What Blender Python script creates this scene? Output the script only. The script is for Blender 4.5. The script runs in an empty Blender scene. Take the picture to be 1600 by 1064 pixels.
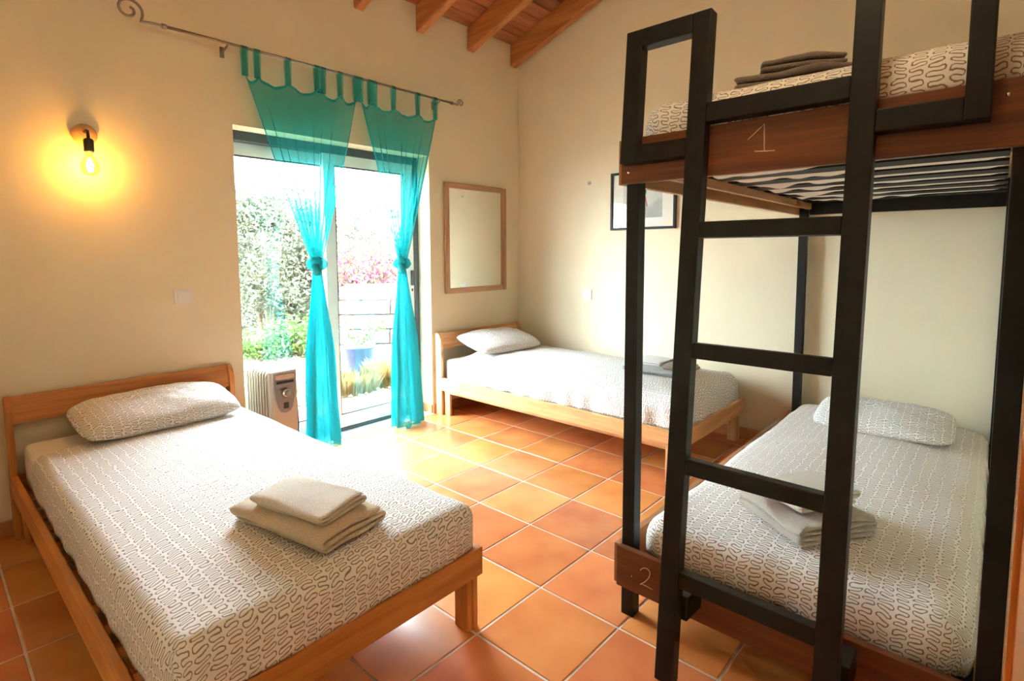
import bpy, bmesh, math, random
from mathutils import Vector, Matrix, noise
random.seed(7)
PI = math.pi
scene = bpy.context.scene
COL = scene.collection

# ------------------------------------------------------------------ camera
cam_data = bpy.data.cameras.new('camera')
cam = bpy.data.objects.new('camera', cam_data)
COL.objects.link(cam)
CAMP = Vector((-3.790, -3.332, 1.292))
_r = Vector((0.66705, -0.74500, -0.00407)); _u = Vector((0.06541, 0.05313, 0.99644)); _f = Vector((0.74214, 0.66494, -0.08417))
_m = Matrix((( _r.x, _u.x, -_f.x, CAMP.x), (_r.y, _u.y, -_f.y, CAMP.y), (_r.z, _u.z, -_f.z, CAMP.z), (0, 0, 0, 1)))
cam.matrix_world = _m
cam_data.sensor_width = 36.0
cam_data.lens = 36.0 * 847.84 / 1600
cam_data.shift_x = -(803.07 - 800) / 1600
cam_data.shift_y = (465.2 - 532) / 1600
cam_data.clip_start = 0.02
cam_data.clip_end = 300
scene.camera = cam

# ------------------------------------------------------------------ world, sun, exposure
world = bpy.data.worlds.new('sky'); scene.world = world
world.use_nodes = True
_bg = world.node_tree.nodes['Background']
_bg.inputs['Color'].default_value = (0.80, 0.92, 1.0, 1)
_bg.inputs['Strength'].default_value = 31.0
vs = scene.view_settings
vs.view_transform = 'Standard'; vs.look = 'None'; vs.gamma = 1.0; vs.use_curve_mapping = False
vs.exposure = 1.28
LAMP_STRENGTH = 310.0
FILL_STRENGTH = 10.5

# ------------------------------------------------------------------ materials
def new_mat(name):
    m = bpy.data.materials.new(name); m.use_nodes = True
    nt = m.node_tree
    return m, nt, nt.nodes['Principled BSDF']

def node(nt, t, **kw):
    n = nt.nodes.new(t)
    for k, v in kw.items():
        if k in n.inputs: n.inputs[k].default_value = v
        else: setattr(n, k, v)
    return n

def ramp(nt, fac, stops):
    r = nt.nodes.new('ShaderNodeValToRGB')
    e = r.color_ramp.elements
    while len(e) < len(stops): e.new(0.5)
    for i, (p, c) in enumerate(stops):
        e[i].position = p; e[i].color = (*c, 1)
    nt.links.new(fac, r.inputs['Fac'])
    return r.outputs['Color']

def bump(nt, bsdf, h, strength=0.2, dist=0.01):
    b = node(nt, 'ShaderNodeBump'); b.inputs['Strength'].default_value = strength; b.inputs['Distance'].default_value = dist
    nt.links.new(h, b.inputs['Height']); nt.links.new(b.outputs['Normal'], bsdf.inputs['Normal'])

def plain(name, col, rough=0.5, metal=0.0, noise_amt=0.06, nscale=20, bump_s=0.0, spec=0.5):
    m, nt, b = new_mat(name)
    tc = node(nt, 'ShaderNodeTexCoord')
    nz = node(nt, 'ShaderNodeTexNoise'); nz.inputs['Scale'].default_value = nscale; nz.inputs['Detail'].default_value = 4
    nt.links.new(tc.outputs['Object'], nz.inputs['Vector'])
    lo = tuple(max(0, c * (1 - noise_amt)) for c in col); hi = tuple(min(1, c * (1 + noise_amt)) for c in col)
    nt.links.new(ramp(nt, nz.outputs['Fac'], [(0.3, lo), (0.7, hi)]), b.inputs['Base Color'])
    b.inputs['Roughness'].default_value = rough; b.inputs['Metallic'].default_value = metal
    b.inputs['Specular IOR Level'].default_value = spec
    if bump_s: bump(nt, b, nz.outputs['Fac'], bump_s)
    return m

def wood(name, dark, light, axis, rough=0.42, knots=True, rnd=0.12):
    m, nt, b = new_mat(name)
    tc = node(nt, 'ShaderNodeTexCoord'); oi = node(nt, 'ShaderNodeObjectInfo')
    off = node(nt, 'ShaderNodeVectorMath', operation='SCALE'); off.inputs[0].default_value = (7, 5, 9)
    nt.links.new(oi.outputs['Random'], off.inputs['Scale'])
    add = node(nt, 'ShaderNodeVectorMath', operation='ADD')
    nt.links.new(tc.outputs['Object'], add.inputs[0]); nt.links.new(off.outputs[0], add.inputs[1])
    sc = [26, 26, 26]; sc['xyz'.index(axis)] = 1.6
    mp = node(nt, 'ShaderNodeVectorMath', operation='MULTIPLY'); mp.inputs[1].default_value = sc
    nt.links.new(add.outputs[0], mp.inputs[0])
    n1 = node(nt, 'ShaderNodeTexNoise'); n1.inputs['Scale'].default_value = 1.0; n1.inputs['Detail'].default_value = 5; n1.inputs['Distortion'].default_value = 0.6
    nt.links.new(mp.outputs[0], n1.inputs['Vector'])
    n2 = node(nt, 'ShaderNodeTexNoise'); n2.inputs['Scale'].default_value = 4.5; n2.inputs['Detail'].default_value = 2
    nt.links.new(mp.outputs[0], n2.inputs['Vector'])
    mx = node(nt, 'ShaderNodeMath', operation='MULTIPLY_ADD'); mx.inputs[1].default_value = 0.35
    nt.links.new(n2.outputs['Fac'], mx.inputs[0]); nt.links.new(n1.outputs['Fac'], mx.inputs[2])
    col = ramp(nt, mx.outputs[0], [(0.45, dark), (0.85, light)])
    if knots:
        ks = [5, 5, 5]; ks['xyz'.index(axis)] = 1.7
        mk = node(nt, 'ShaderNodeVectorMath', operation='MULTIPLY'); mk.inputs[1].default_value = ks
        nt.links.new(add.outputs[0], mk.inputs[0])
        vo = node(nt, 'ShaderNodeTexVoronoi'); vo.inputs['Scale'].default_value = 1.0
        nt.links.new(mk.outputs[0], vo.inputs['Vector'])
        kf = node(nt, 'ShaderNodeMapRange'); kf.inputs['From Min'].default_value = 0.035; kf.inputs['From Max'].default_value = 0.085
        kf.inputs['To Min'].default_value = 0.75; kf.inputs['To Max'].default_value = 0.0
        nt.links.new(vo.outputs['Distance'], kf.inputs['Value'])
        mixk = node(nt, 'ShaderNodeMix', data_type='RGBA')
        nt.links.new(kf.outputs[0], mixk.inputs[0]); nt.links.new(col, mixk.inputs[6])
        mixk.inputs[7].default_value = (dark[0] * 0.35, dark[1] * 0.28, dark[2] * 0.25, 1)
        col = mixk.outputs[2]
    hsv = node(nt, 'ShaderNodeHueSaturation')
    mr = node(nt, 'ShaderNodeMapRange'); mr.inputs['To Min'].default_value = 1 - rnd; mr.inputs['To Max'].default_value = 1 + rnd
    nt.links.new(oi.outputs['Random'], mr.inputs['Value']); nt.links.new(mr.outputs[0], hsv.inputs['Value'])
    nt.links.new(col, hsv.inputs['Color']); nt.links.new(hsv.outputs[0], b.inputs['Base Color'])
    b.inputs['Roughness'].default_value = rough
    bump(nt, b, n1.outputs['Fac'], 0.12, 0.004)
    return m

def wood3(name, dark, light, **kw):
    return {a: wood(name + '_' + a, dark, light, a, **kw) for a in 'xyz'}

PINE_WARMLIT = wood3('pine_warmlit', (0.42, 0.135, 0.026), (0.64, 0.255, 0.060))  # same pine as the corner bed, with warm lamplight and shade put into the colour
PINE2 = wood3('pine_light', (0.52, 0.235, 0.085), (0.74, 0.42, 0.185))
BUNKW = wood3('bunk_stained_wood', (0.085, 0.020, 0.006), (0.195, 0.054, 0.013))
BUNKL = wood3('bunk_side_wood', (0.27, 0.105, 0.035), (0.42, 0.18, 0.065))
BEAM = wood3('beam_wood', (0.33, 0.105, 0.028), (0.52, 0.20, 0.062))
PLANK = wood3('ceiling_plank_wood', (0.26, 0.075, 0.028), (0.42, 0.145, 0.055), rnd=0.25)
DOORW = wood3('door_wood', (0.38, 0.10, 0.02), (0.60, 0.20, 0.045), rough=0.25)
MIRW = wood3('mirror_wood', (0.36, 0.17, 0.08), (0.54, 0.29, 0.14), knots=False)
BLACK = plain('black_paint', (0.008, 0.0075, 0.007), rough=0.5, noise_amt=0.3, bump_s=0.05, spec=0.3)
SLATK = plain('dark_slat', (0.008, 0.008, 0.009), rough=0.6, spec=0.2)
PLASTER = plain('plaster_cream', (0.81, 0.715, 0.525), rough=0.92, noise_amt=0.025, nscale=3.0, spec=0.2)
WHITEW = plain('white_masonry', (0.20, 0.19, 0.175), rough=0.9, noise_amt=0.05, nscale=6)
ALU = plain('white_aluminium', (0.82, 0.85, 0.86), rough=0.35, noise_amt=0.01)
GASKET = plain('dark_gasket', (0.05, 0.06, 0.07), rough=0.5)
SILL = plain('pale_stone', (0.72, 0.75, 0.74), rough=0.3, noise_amt=0.05, nscale=9)
GROUT = plain('grout', (0.68, 0.58, 0.48), rough=0.85, noise_amt=0.12, nscale=12)
SHEET = plain('white_sheet', (0.84, 0.82, 0.78), rough=0.9, noise_amt=0.02)
METAL = plain('pewter_metal', (0.32, 0.28, 0.26), rough=0.38, metal=0.9)
CHROME = plain('steel', (0.6, 0.6, 0.6), rough=0.25, metal=1.0)
PLASTICW = plain('white_plastic', (0.84, 0.84, 0.82), rough=0.35, noise_amt=0.01)
HEATW = plain('radiator_cream', (0.46, 0.43, 0.37), rough=0.35, noise_amt=0.01)
HEATG = plain('radiator_grey_panel', (0.20, 0.20, 0.22), rough=0.4)
HEATB = plain('black_plastic', (0.02, 0.02, 0.02), rough=0.4)
CHALK = plain('chalk_line', (0.78, 0.62, 0.40), rough=0.9)
TERRAB = plain('terracotta_skirting', (0.50, 0.21, 0.09), rough=0.4, noise_amt=0.2, nscale=9)
POTBLUE = plain('blue_glaze', (0.016, 0.032, 0.085), rough=0.3)
SOIL = plain('soil', (0.10, 0.07, 0.05), rough=1)
BARK = plain('bark', (0.22, 0.16, 0.11), rough=0.95, noise_amt=0.3)
GROUND = plain('sandy_ground', (0.13, 0.105, 0.075), rough=1, noise_amt=0.2, nscale=3)
GRAVEL = plain('pale_gravel', (0.15, 0.13, 0.105), rough=0.95, noise_amt=0.25, nscale=25)

def towel_mat(name, col):
    m, nt, b = new_mat(name)
    tc = node(nt, 'ShaderNodeTexCoord')
    nz = node(nt, 'ShaderNodeTexNoise'); nz.inputs['Scale'].default_value = 260; nz.inputs['Detail'].default_value = 2
    nt.links.new(tc.outputs['Object'], nz.inputs['Vector'])
    nt.links.new(ramp(nt, nz.outputs['Fac'], [(0.3, tuple(c * 0.8 for c in col)), (0.7, col)]), b.inputs['Base Color'])
    b.inputs['Roughness'].default_value = 1.0; b.inputs['Specular IOR Level'].default_value = 0.1
    b.inputs['Sheen Weight'].default_value = 0.3
    bump(nt, b, nz.outputs['Fac'], 0.8, 0.006)
    return m
TOW_CREAM = towel_mat('towel_cream', (0.86, 0.78, 0.67))
TOW_CREAM2 = towel_mat('towel_cream_dense', (0.74, 0.60, 0.43))
TOW_GREY = towel_mat('towel_grey', (0.36, 0.34, 0.33))
TOW_WHITE = towel_mat('towel_white', (0.82, 0.79, 0.76))
TOW_TAUPE = towel_mat('towel_taupe', (0.55, 0.48, 0.41))
TOW_BEIGE = towel_mat('towel_beige', (0.76, 0.68, 0.57))
TOW_BROWN = towel_mat('towel_brown', (0.30, 0.21, 0.15))
TOW_DARK = towel_mat('towel_dark_grey', (0.24, 0.19, 0.16))

def tile_mat(name, tint=1.0, rough=0.22):
    m, nt, b = new_mat(name)
    tc = node(nt, 'ShaderNodeTexCoord'); oi = node(nt, 'ShaderNodeObjectInfo')
    off = node(nt, 'ShaderNodeVectorMath', operation='SCALE'); off.inputs[0].default_value = (31, 17, 0)
    nt.links.new(oi.outputs['Random'], off.inputs['Scale'])
    add = node(nt, 'ShaderNodeVectorMath', operation='ADD')
    nt.links.new(tc.outputs['Object'], add.inputs[0]); nt.links.new(off.outputs[0], add.inputs[1])
    n1 = node(nt, 'ShaderNodeTexNoise'); n1.inputs['Scale'].default_value = 5; n1.inputs['Detail'].default_value = 2.5; n1.inputs['Roughness'].default_value = 0.45
    nt.links.new(add.outputs[0], n1.inputs['Vector'])
    c1 = ramp(nt, n1.outputs['Fac'], [(0.25, (0.56 * tint, 0.165 * tint, 0.050 * tint)), (0.52, (0.66 * tint, 0.225 * tint, 0.070 * tint)), (0.82, (0.71 * tint, 0.270 * tint, 0.088 * tint))])
    hsv = node(nt, 'ShaderNodeHueSaturation')
    mr = node(nt, 'ShaderNodeMapRange'); mr.inputs['To Min'].default_value = 0.82; mr.inputs['To Max'].default_value = 1.16
    nt.links.new(oi.outputs['Random'], mr.inputs['Value']); nt.links.new(mr.outputs[0], hsv.inputs['Value'])
    mh = node(nt, 'ShaderNodeMapRange'); mh.inputs['To Min'].default_value = 0.492; mh.inputs['To Max'].default_value = 0.512
    wn = node(nt, 'ShaderNodeTexWhiteNoise', noise_dimensions='1D')
    nt.links.new(oi.outputs['Random'], wn.inputs['W']); nt.links.new(wn.outputs['Value'], mh.inputs['Value']); nt.links.new(mh.outputs[0], hsv.inputs['Hue'])
    nt.links.new(c1, hsv.inputs['Color']); nt.links.new(hsv.outputs[0], b.inputs['Base Color'])
    n2 = node(nt, 'ShaderNodeTexNoise'); n2.inputs['Scale'].default_value = 14; n2.inputs['Detail'].default_value = 4
    nt.links.new(add.outputs[0], n2.inputs['Vector'])
    rr = node(nt, 'ShaderNodeMapRange'); rr.inputs['To Min'].default_value = rough; rr.inputs['To Max'].default_value = rough + 0.07
    nt.links.new(n2.outputs['Fac'], rr.inputs['Value']); nt.links.new(rr.outputs[0], b.inputs['Roughness'])
    b.inputs['Specular IOR Level'].default_value = 0.5 if rough < 0.5 else 0.1
    bump(nt, b, n2.outputs['Fac'], 0.03, 0.004)
    return m
TILE = tile_mat('terracotta_tile')
PATIO = tile_mat('patio_tile', 0.30, 0.7)

def squiggle_mat(name, line=(0.27, 0.22, 0.165), base=(0.90, 0.89, 0.87)):
    """rows of meandering lines printed on white cotton, laid out on the cloth's own UVs (metres)"""
    m, nt, b = new_mat(name)
    L = nt.links
    def M(op, a, bb=None, c=None):
        n = nt.nodes.new('ShaderNodeMath'); n.operation = op
        for i, v in enumerate((a, bb, c)):
            if v is None: continue
            if isinstance(v, (int, float)): n.inputs[i].default_value = v
            else: L.new(v, n.inputs[i])
        return n.outputs[0]
    uv = node(nt, 'ShaderNodeUVMap')
    nz = node(nt, 'ShaderNodeTexNoise'); nz.inputs['Scale'].default_value = 22; nz.inputs['Detail'].default_value = 1.5
    L.new(uv.outputs['UV'], nz.inputs['Vector'])
    sub = node(nt, 'ShaderNodeVectorMath', operation='SUBTRACT'); sub.inputs[1].default_value = (0.5, 0.5, 0.5); L.new(nz.outputs['Color'], sub.inputs[0])
    scl = node(nt, 'ShaderNodeVectorMath', operation='SCALE'); scl.inputs['Scale'].default_value = 0.032; L.new(sub.outputs[0], scl.inputs[0])
    add = node(nt, 'ShaderNodeVectorMath', operation='ADD'); L.new(uv.outputs['UV'], add.inputs[0]); L.new(scl.outputs[0], add.inputs[1])
    sep = node(nt, 'ShaderNodeSeparateXYZ'); L.new(add.outputs[0], sep.inputs[0])
    c = 0.0365; h = 0.0108
    uc = M('DIVIDE', sep.outputs['X'], c)
    col = M('FLOOR', uc)
    wn = node(nt, 'ShaderNodeTexWhiteNoise', noise_dimensions='1D'); L.new(col, wn.inputs['W'])
    x = M('MULTIPLY', M('SUBTRACT', M('SUBTRACT', uc, col), 0.5), c)
    vv = M('ADD', M('DIVIDE', sep.outputs['Y'], h), M('MULTIPLY', wn.outputs['Value'], 17.3))
    n = M('FLOOR', vv)
    yl = M('MULTIPLY', M('SUBTRACT', M('SUBTRACT', vv, n), 0.5), h)
    sg = M('SUBTRACT', M('MULTIPLY', M('FLOORED_MODULO', n, 2.0), 2.0), 1.0)
    wn2 = node(nt, 'ShaderNodeTexWhiteNoise', noise_dimensions='2D')
    cmb = node(nt, 'ShaderNodeCombineXYZ'); L.new(col, cmb.inputs[0]); L.new(n, cmb.inputs[1]); L.new(cmb.outputs[0], wn2.inputs['Vector'])
    A = M('MULTIPLY_ADD', wn2.outputs['Value'], 0.0, 0.0088)
    xs = M('MULTIPLY', x, sg)
    q = M('MAXIMUM', M('SUBTRACT', xs, A), 0.0)
    rad = M('SQRT', M('ADD', M('MULTIPLY', q, q), M('MULTIPLY', yl, yl)))
    d1 = M('SUBTRACT', rad, h / 2)
    pp = M('MAXIMUM', M('SUBTRACT', M('MULTIPLY', xs, -1.0), A), 0.0)
    d = M('SQRT', M('ADD', M('MULTIPLY', d1, d1), M('MULTIPLY', pp, pp)))
    mr = node(nt, 'ShaderNodeMapRange', interpolation_type='SMOOTHSTEP'); mr.inputs['From Min'].default_value = 0.0011; mr.inputs['From Max'].default_value = 0.0021
    L.new(d, mr.inputs['Value'])
    mix = node(nt, 'ShaderNodeMix', data_type='RGBA'); L.new(mr.outputs[0], mix.inputs[0])
    mix.inputs[6].default_value = (*line, 1); mix.inputs[7].default_value = (*base, 1)
    L.new(mix.outputs[2], b.inputs['Base Color'])
    b.inputs['Roughness'].default_value = 0.9; b.inputs['Specular IOR Level'].default_value = 0.2
    fb = node(nt, 'ShaderNodeTexNoise'); fb.inputs['Scale'].default_value = 9; fb.inputs['Detail'].default_value = 3
    L.new(uv.outputs['UV'], fb.inputs['Vector']); bump(nt, b, fb.outputs['Fac'], 0.25, 0.02)
    return m
SQUIG = squiggle_mat('squiggle_cotton')
SQUIG2 = squiggle_mat('squiggle_cotton_brown', line=(0.32, 0.19, 0.11))

def curtain_mat(name, tmin):
    m = bpy.data.materials.new(name); m.use_nodes = True
    nt = m.node_tree; nt.nodes.clear()
    out = node(nt, 'ShaderNodeOutputMaterial')
    df = node(nt, 'ShaderNodeBsdfDiffuse'); df.inputs['Color'].default_value = (0.07, 0.52, 0.49, 1)
    tl = node(nt, 'ShaderNodeBsdfTranslucent'); tl.inputs['Color'].default_value = (0.0, 0.23, 0.28, 1)
    tr = node(nt, 'ShaderNodeBsdfTransparent'); tr.inputs['Color'].default_value = (0.45, 0.92, 0.90, 1)
    uv = node(nt, 'ShaderNodeUVMap')
    wv = node(nt, 'ShaderNodeTexNoise'); wv.inputs['Scale'].default_value = 60
    nt.links.new(uv.outputs['UV'], wv.inputs['Vector'])
    m1 = node(nt, 'ShaderNodeMixShader'); m1.inputs[0].default_value = 0.55
    nt.links.new(df.outputs[0], m1.inputs[1]); nt.links.new(tl.outputs[0], m1.inputs[2])
    mr = node(nt, 'ShaderNodeMapRange'); mr.inputs['To Min'].default_value = tmin; mr.inputs['To Max'].default_value = tmin + 0.06
    nt.links.new(wv.outputs['Fac'], mr.inputs['Value'])
    m2 = node(nt, 'ShaderNodeMixShader'); nt.links.new(mr.outputs[0], m2.inputs[0])
    nt.links.new(m1.outputs[0], m2.inputs[1]); nt.links.new(tr.outputs[0], m2.inputs[2])
    nt.links.new(m2.outputs[0], out.inputs[0])
    return m
CURT = curtain_mat('sheer_turquoise', 0.50); CURTH = curtain_mat('turquoise_hem', 0.14); CURTT = curtain_mat('turquoise_gathered', 0.22)

def glass_mat(name, tint=(0.97, 0.99, 0.98), boost=0.05):
    m = bpy.data.materials.new(name); m.use_nodes = True
    nt = m.node_tree; nt.nodes.clear()
    out = node(nt, 'ShaderNodeOutputMaterial')
    tr = node(nt, 'ShaderNodeBsdfTransparent'); tr.inputs['Color'].default_value = (*tint, 1)
    gl = node(nt, 'ShaderNodeBsdfGlossy'); gl.inputs['Roughness'].default_value = 0.0
    lw = node(nt, 'ShaderNodeLayerWeight'); lw.inputs['Blend'].default_value = 0.5
    pw_ = node(nt, 'ShaderNodeMath', operation='POWER'); pw_.inputs[1].default_value = 5.0; nt.links.new(lw.outputs['Facing'], pw_.inputs[0])
    ad = node(nt, 'ShaderNodeMath', operation='MULTIPLY_ADD'); ad.inputs[1].default_value = 0.9; ad.inputs[2].default_value = boost
    nt.links.new(pw_.outputs[0], ad.inputs[0])
    mx = node(nt, 'ShaderNodeMixShader'); nt.links.new(ad.outputs[0], mx.inputs[0])
    nt.links.new(tr.outputs[0], mx.inputs[1]); nt.links.new(gl.outputs[0], mx.inputs[2])
    nt.links.new(mx.outputs[0], out.inputs[0])
    return m
GLASS = glass_mat('window_glass', boost=0.15)
BULBG = glass_mat('bulb_glass', (1.0, 0.86, 0.55))
PICG = glass_mat('picture_glass')
m, nt, b = new_mat('mirror_silver'); b.inputs['Metallic'].default_value = 1; b.inputs['Roughness'].default_value = 0.02; b.inputs['Base Color'].default_value = (0.86, 0.89, 0.84, 1)
MIRROR = m
m = bpy.data.materials.new('filament'); m.use_nodes = True; m.node_tree.nodes.clear()
_o = node(m.node_tree, 'ShaderNodeOutputMaterial'); _e = node(m.node_tree, 'ShaderNodeEmission')
_e.inputs['Color'].default_value = (1.0, 0.50, 0.10, 1); _e.inputs['Strength'].default_value = LAMP_STRENGTH
m.node_tree.links.new(_e.outputs[0], _o.inputs[0]); FILAMENT = m

def leaf_mat(name, a, bcol, trans=0.25):
    m, nt, b = new_mat(name)
    at = node(nt, 'ShaderNodeAttribute', attribute_name='tint')
    nt.links.new(ramp(nt, at.outputs['Fac'], [(0.0, a), (1.0, bcol)]), b.inputs['Base Color'])
    b.inputs['Roughness'].default_value = 0.6
    tl = node(nt, 'ShaderNodeBsdfTranslucent'); nt.links.new(b.inputs['Base Color'].links[0].from_socket, tl.inputs['Color'])
    mx = node(nt, 'ShaderNodeMixShader'); mx.inputs[0].default_value = trans
    out = [n for n in nt.nodes if n.type == 'OUTPUT_MATERIAL'][0]
    nt.links.new(b.outputs[0], mx.inputs[1]); nt.links.new(tl.outputs[0], mx.inputs[2]); nt.links.new(mx.outputs[0], out.inputs[0])
    return m
LEAF_OLIVE = leaf_mat('olive_leaves', (0.030, 0.040, 0.022), (0.105, 0.115, 0.070))
LEAF_GREEN = leaf_mat('green_leaves', (0.020, 0.062, 0.008), (0.070, 0.150, 0.020))
LEAF_PINK = leaf_mat('pink_bracts', (0.22, 0.020, 0.12), (0.36, 0.060, 0.22))
LEAF_RUST = leaf_mat('rust_leaves', (0.075, 0.042, 0.022), (0.15, 0.10, 0.050))
LEAF_GRASS = leaf_mat('dry_grass', (0.075, 0.082, 0.020), (0.19, 0.15, 0.060))

# ------------------------------------------------------------------ mesh helpers
def link(name, me, mat, parent=None, smooth=False):
    if mat is not None: me.materials.append(mat)
    if smooth:
        for p in me.polygons: p.use_smooth = True
    o = bpy.data.objects.new(name, me); COL.objects.link(o)
    if parent: o.parent = parent
    return o

def from_data(name, v, f, mat, parent=None, smooth=False, uvs=None):
    me = bpy.data.meshes.new(name); me.from_pydata([tuple(p) for p in v], [], f); me.update()
    if uvs is not None:
        ul = me.uv_layers.new(name='UVMap')
        for l in me.loops: ul.data[l.index].uv = uvs[l.vertex_index]
    return link(name, me, mat, parent, smooth)

def from_bm(name, bm, mat, parent=None, smooth=False):
    bmesh.ops.recalc_face_normals(bm, faces=bm.faces)
    me = bpy.data.meshes.new(name); bm.to_mesh(me); bm.free()
    return link(name, me, mat, parent, smooth)

def bm_box(bm, lo, hi, bevel=0.0, seg=2):
    r = bmesh.ops.create_cube(bm, size=1)
    vs_ = r['verts']
    for v in vs_:
        v.co = Vector([lo[i] + (v.co[i] + 0.5) * (hi[i] - lo[i]) for i in range(3)])
    if bevel > 0:
        es = list({e for v in vs_ for e in v.link_edges})
        bmesh.ops.bevel(bm, geom=es, offset=bevel, segments=seg, affect='EDGES', profile=0.7)

def box(name, lo, hi, mat, parent=None, bevel=0.003, seg=2):
    lo2 = [min(a, b_) for a, b_ in zip(lo, hi)]; hi2 = [max(a, b_) for a, b_ in zip(lo, hi)]
    bm = bmesh.new(); bm_box(bm, lo2, hi2, bevel, seg)
    return from_bm(name, bm, mat, parent)

def bm_tube(bm, pts, rad, seg=10, closed=False, cap=True):
    pts = [Vector(p) for p in pts]; n = len(pts)
    rads = rad if isinstance(rad, (list, tuple)) else [rad] * n
    rings = []; nrm = None
    for i, p in enumerate(pts):
        if closed: t = pts[(i + 1) % n] - pts[i - 1]
        else: t = pts[min(i + 1, n - 1)] - pts[max(i - 1, 0)]
        t.normalize()
        if nrm is None:
            nrm = t.orthogonal().normalized()
        else:
            nrm = (nrm - t * nrm.dot(t))
            nrm = nrm.normalized() if nrm.length > 1e-6 else t.orthogonal().normalized()
        bi = t.cross(nrm)
        rings.append([bm.verts.new(p + (nrm * math.cos(2 * PI * k / seg) + bi * math.sin(2 * PI * k / seg)) * rads[i]) for k in range(seg)])
    m_ = n if closed else n - 1
    for i in range(m_):
        a, c = rings[i], rings[(i + 1) % n]
        for k in range(seg):
            bm.faces.new((a[k], a[(k + 1) % seg], c[(k + 1) % seg], c[k]))
    if cap and not closed:
        bm.faces.new(rings[0][::-1]); bm.faces.new(rings[-1])

def tube(name, pts, rad, mat, parent=None, seg=10, closed=False):
    bm = bmesh.new(); bm_tube(bm, pts, rad, seg, closed)
    return from_bm(name, bm, mat, parent, True)

def lathe(name, prof, mat, parent=None, seg=24, axis='z', loc=(0, 0, 0), smooth=True):
    """prof: list of (radius, height)"""
    bm = bmesh.new(); rings = []
    for r_, h_ in prof:
        ring = []
        for k in range(seg):
            a = 2 * PI * k / seg
            if axis == 'z': co = (r_ * math.cos(a), r_ * math.sin(a), h_)
            elif axis == 'y': co = (r_ * math.cos(a), h_, r_ * math.sin(a))
            else: co = (h_, r_ * math.cos(a), r_ * math.sin(a))
            ring.append(bm.verts.new(Vector(co) + Vector(loc)))
        rings.append(ring)
    for a, c in zip(rings, rings[1:]):
        for k in range(seg): bm.faces.new((a[k], a[(k + 1) % seg], c[(k + 1) % seg], c[k]))
    bm.faces.new(rings[0]); bm.faces.new(rings[-1])
    return from_bm(name, bm, mat, parent, smooth)

def prism(name, poly, d0, d1, mat, parent=None, plane='yz', bevel=0.0):
    """polygon in a plane, extruded along the remaining axis from d0 to d1"""
    bm = bmesh.new()
    def co(a, b_, d):
        return {'yz': (d, a, b_), 'xz': (a, d, b_), 'xy': (a, b_, d)}[plane]
    A = [bm.verts.new(co(a, b_, d0)) for a, b_ in poly]; B = [bm.verts.new(co(a, b_, d1)) for a, b_ in poly]
    n = len(poly)
    bm.faces.new(A); bm.faces.new(B[::-1])
    for i in range(n): bm.faces.new((A[i], A[(i + 1) % n], B[(i + 1) % n], B[i]))
    if bevel:
        bmesh.ops.recalc_face_normals(bm, faces=bm.faces)
        bmesh.ops.bevel(bm, geom=list(bm.edges), offset=bevel, segments=2, affect='EDGES')
    return from_bm(name, bm, mat, parent)

def tag(o, label, cat=None, group=None, kind=None):
    if label: o['label'] = label
    if cat: o['category'] = cat
    if group: o['group'] = group
    if kind: o['kind'] = kind
    return o

def thing(name, loc, label, cat, rz=0.0, group=None):
    o = bpy.data.objects.new(name, None); COL.objects.link(o); o.empty_display_size = 0.1
    o.location = loc; o.rotation_euler = (0, 0, rz)
    return tag(o, label, cat, group)

def struct(o, label):
    return tag(o, label, None, None, 'structure')

# ------------------------------------------------------------------ room shell
XL, XR, YF, YB = -4.30, 0.0, -3.52, 0.0
T = 0.345; GX, GY = -0.8556, -0.6924
SLOPE = 0.35; ZB = 3.11           # underside of the ceiling boards at the back wall
def zc(y): return ZB - SLOPE * y
WT = 0.30
FX0 = -2.575                      # the frame sits in a rebate behind the left jamb
DX0, DX1, DZ = -2.49, -1.052, 2.03   # door opening

floor = struct(box('floor', (XL - WT, YF - WT, -0.10), (XR + WT, YB, -0.0028), GROUT, bevel=0), 'terracotta tiled floor with pale grout')
def floor_tiles(x0, x1, y0, y1, gx, gy, z, mat, parent, th=0.012, gap=0.008, skip=None):
    cache = {}
    i0 = math.floor((x0 - gx) / T); i1 = math.ceil((x1 - gx) / T)
    j0 = math.floor((y0 - gy) / T); j1 = math.ceil((y1 - gy) / T)
    for i in range(i0, i1):
        for j in range(j0, j1):
            ax, bx_ = max(x0, gx + i * T + gap / 2), min(x1, gx + (i + 1) * T - gap / 2)
            ay, by = max(y0, gy + j * T + gap / 2), min(y1, gy + (j + 1) * T - gap / 2)
            if bx_ - ax < 0.02 or by - ay < 0.02: continue
            w, d = round(bx_ - ax, 4), round(by - ay, 4)
            if (w, d) not in cache:
                bm = bmesh.new(); bm_box(bm, (-w / 2, -d / 2, -th), (w / 2, d / 2, 0), 0.0025, 1)
                me = bpy.data.meshes.new('tile'); bm.to_mesh(me); bm.free(); me.materials.append(mat)
                cache[(w, d)] = me
            o = bpy.data.objects.new('tile', cache[(w, d)]); COL.objects.link(o)
            o.location = ((ax + bx_) / 2, (ay + by) / 2, z + random.uniform(-0.0006, 0.0006))
            o.rotation_euler = (random.uniform(-.0012, .0012), random.uniform(-.0012, .0012), 0)
            o.parent = parent
floor_tiles(XL, XR, YF, YB - 0.004, GX, GY, 0.0, TILE, floor)

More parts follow.
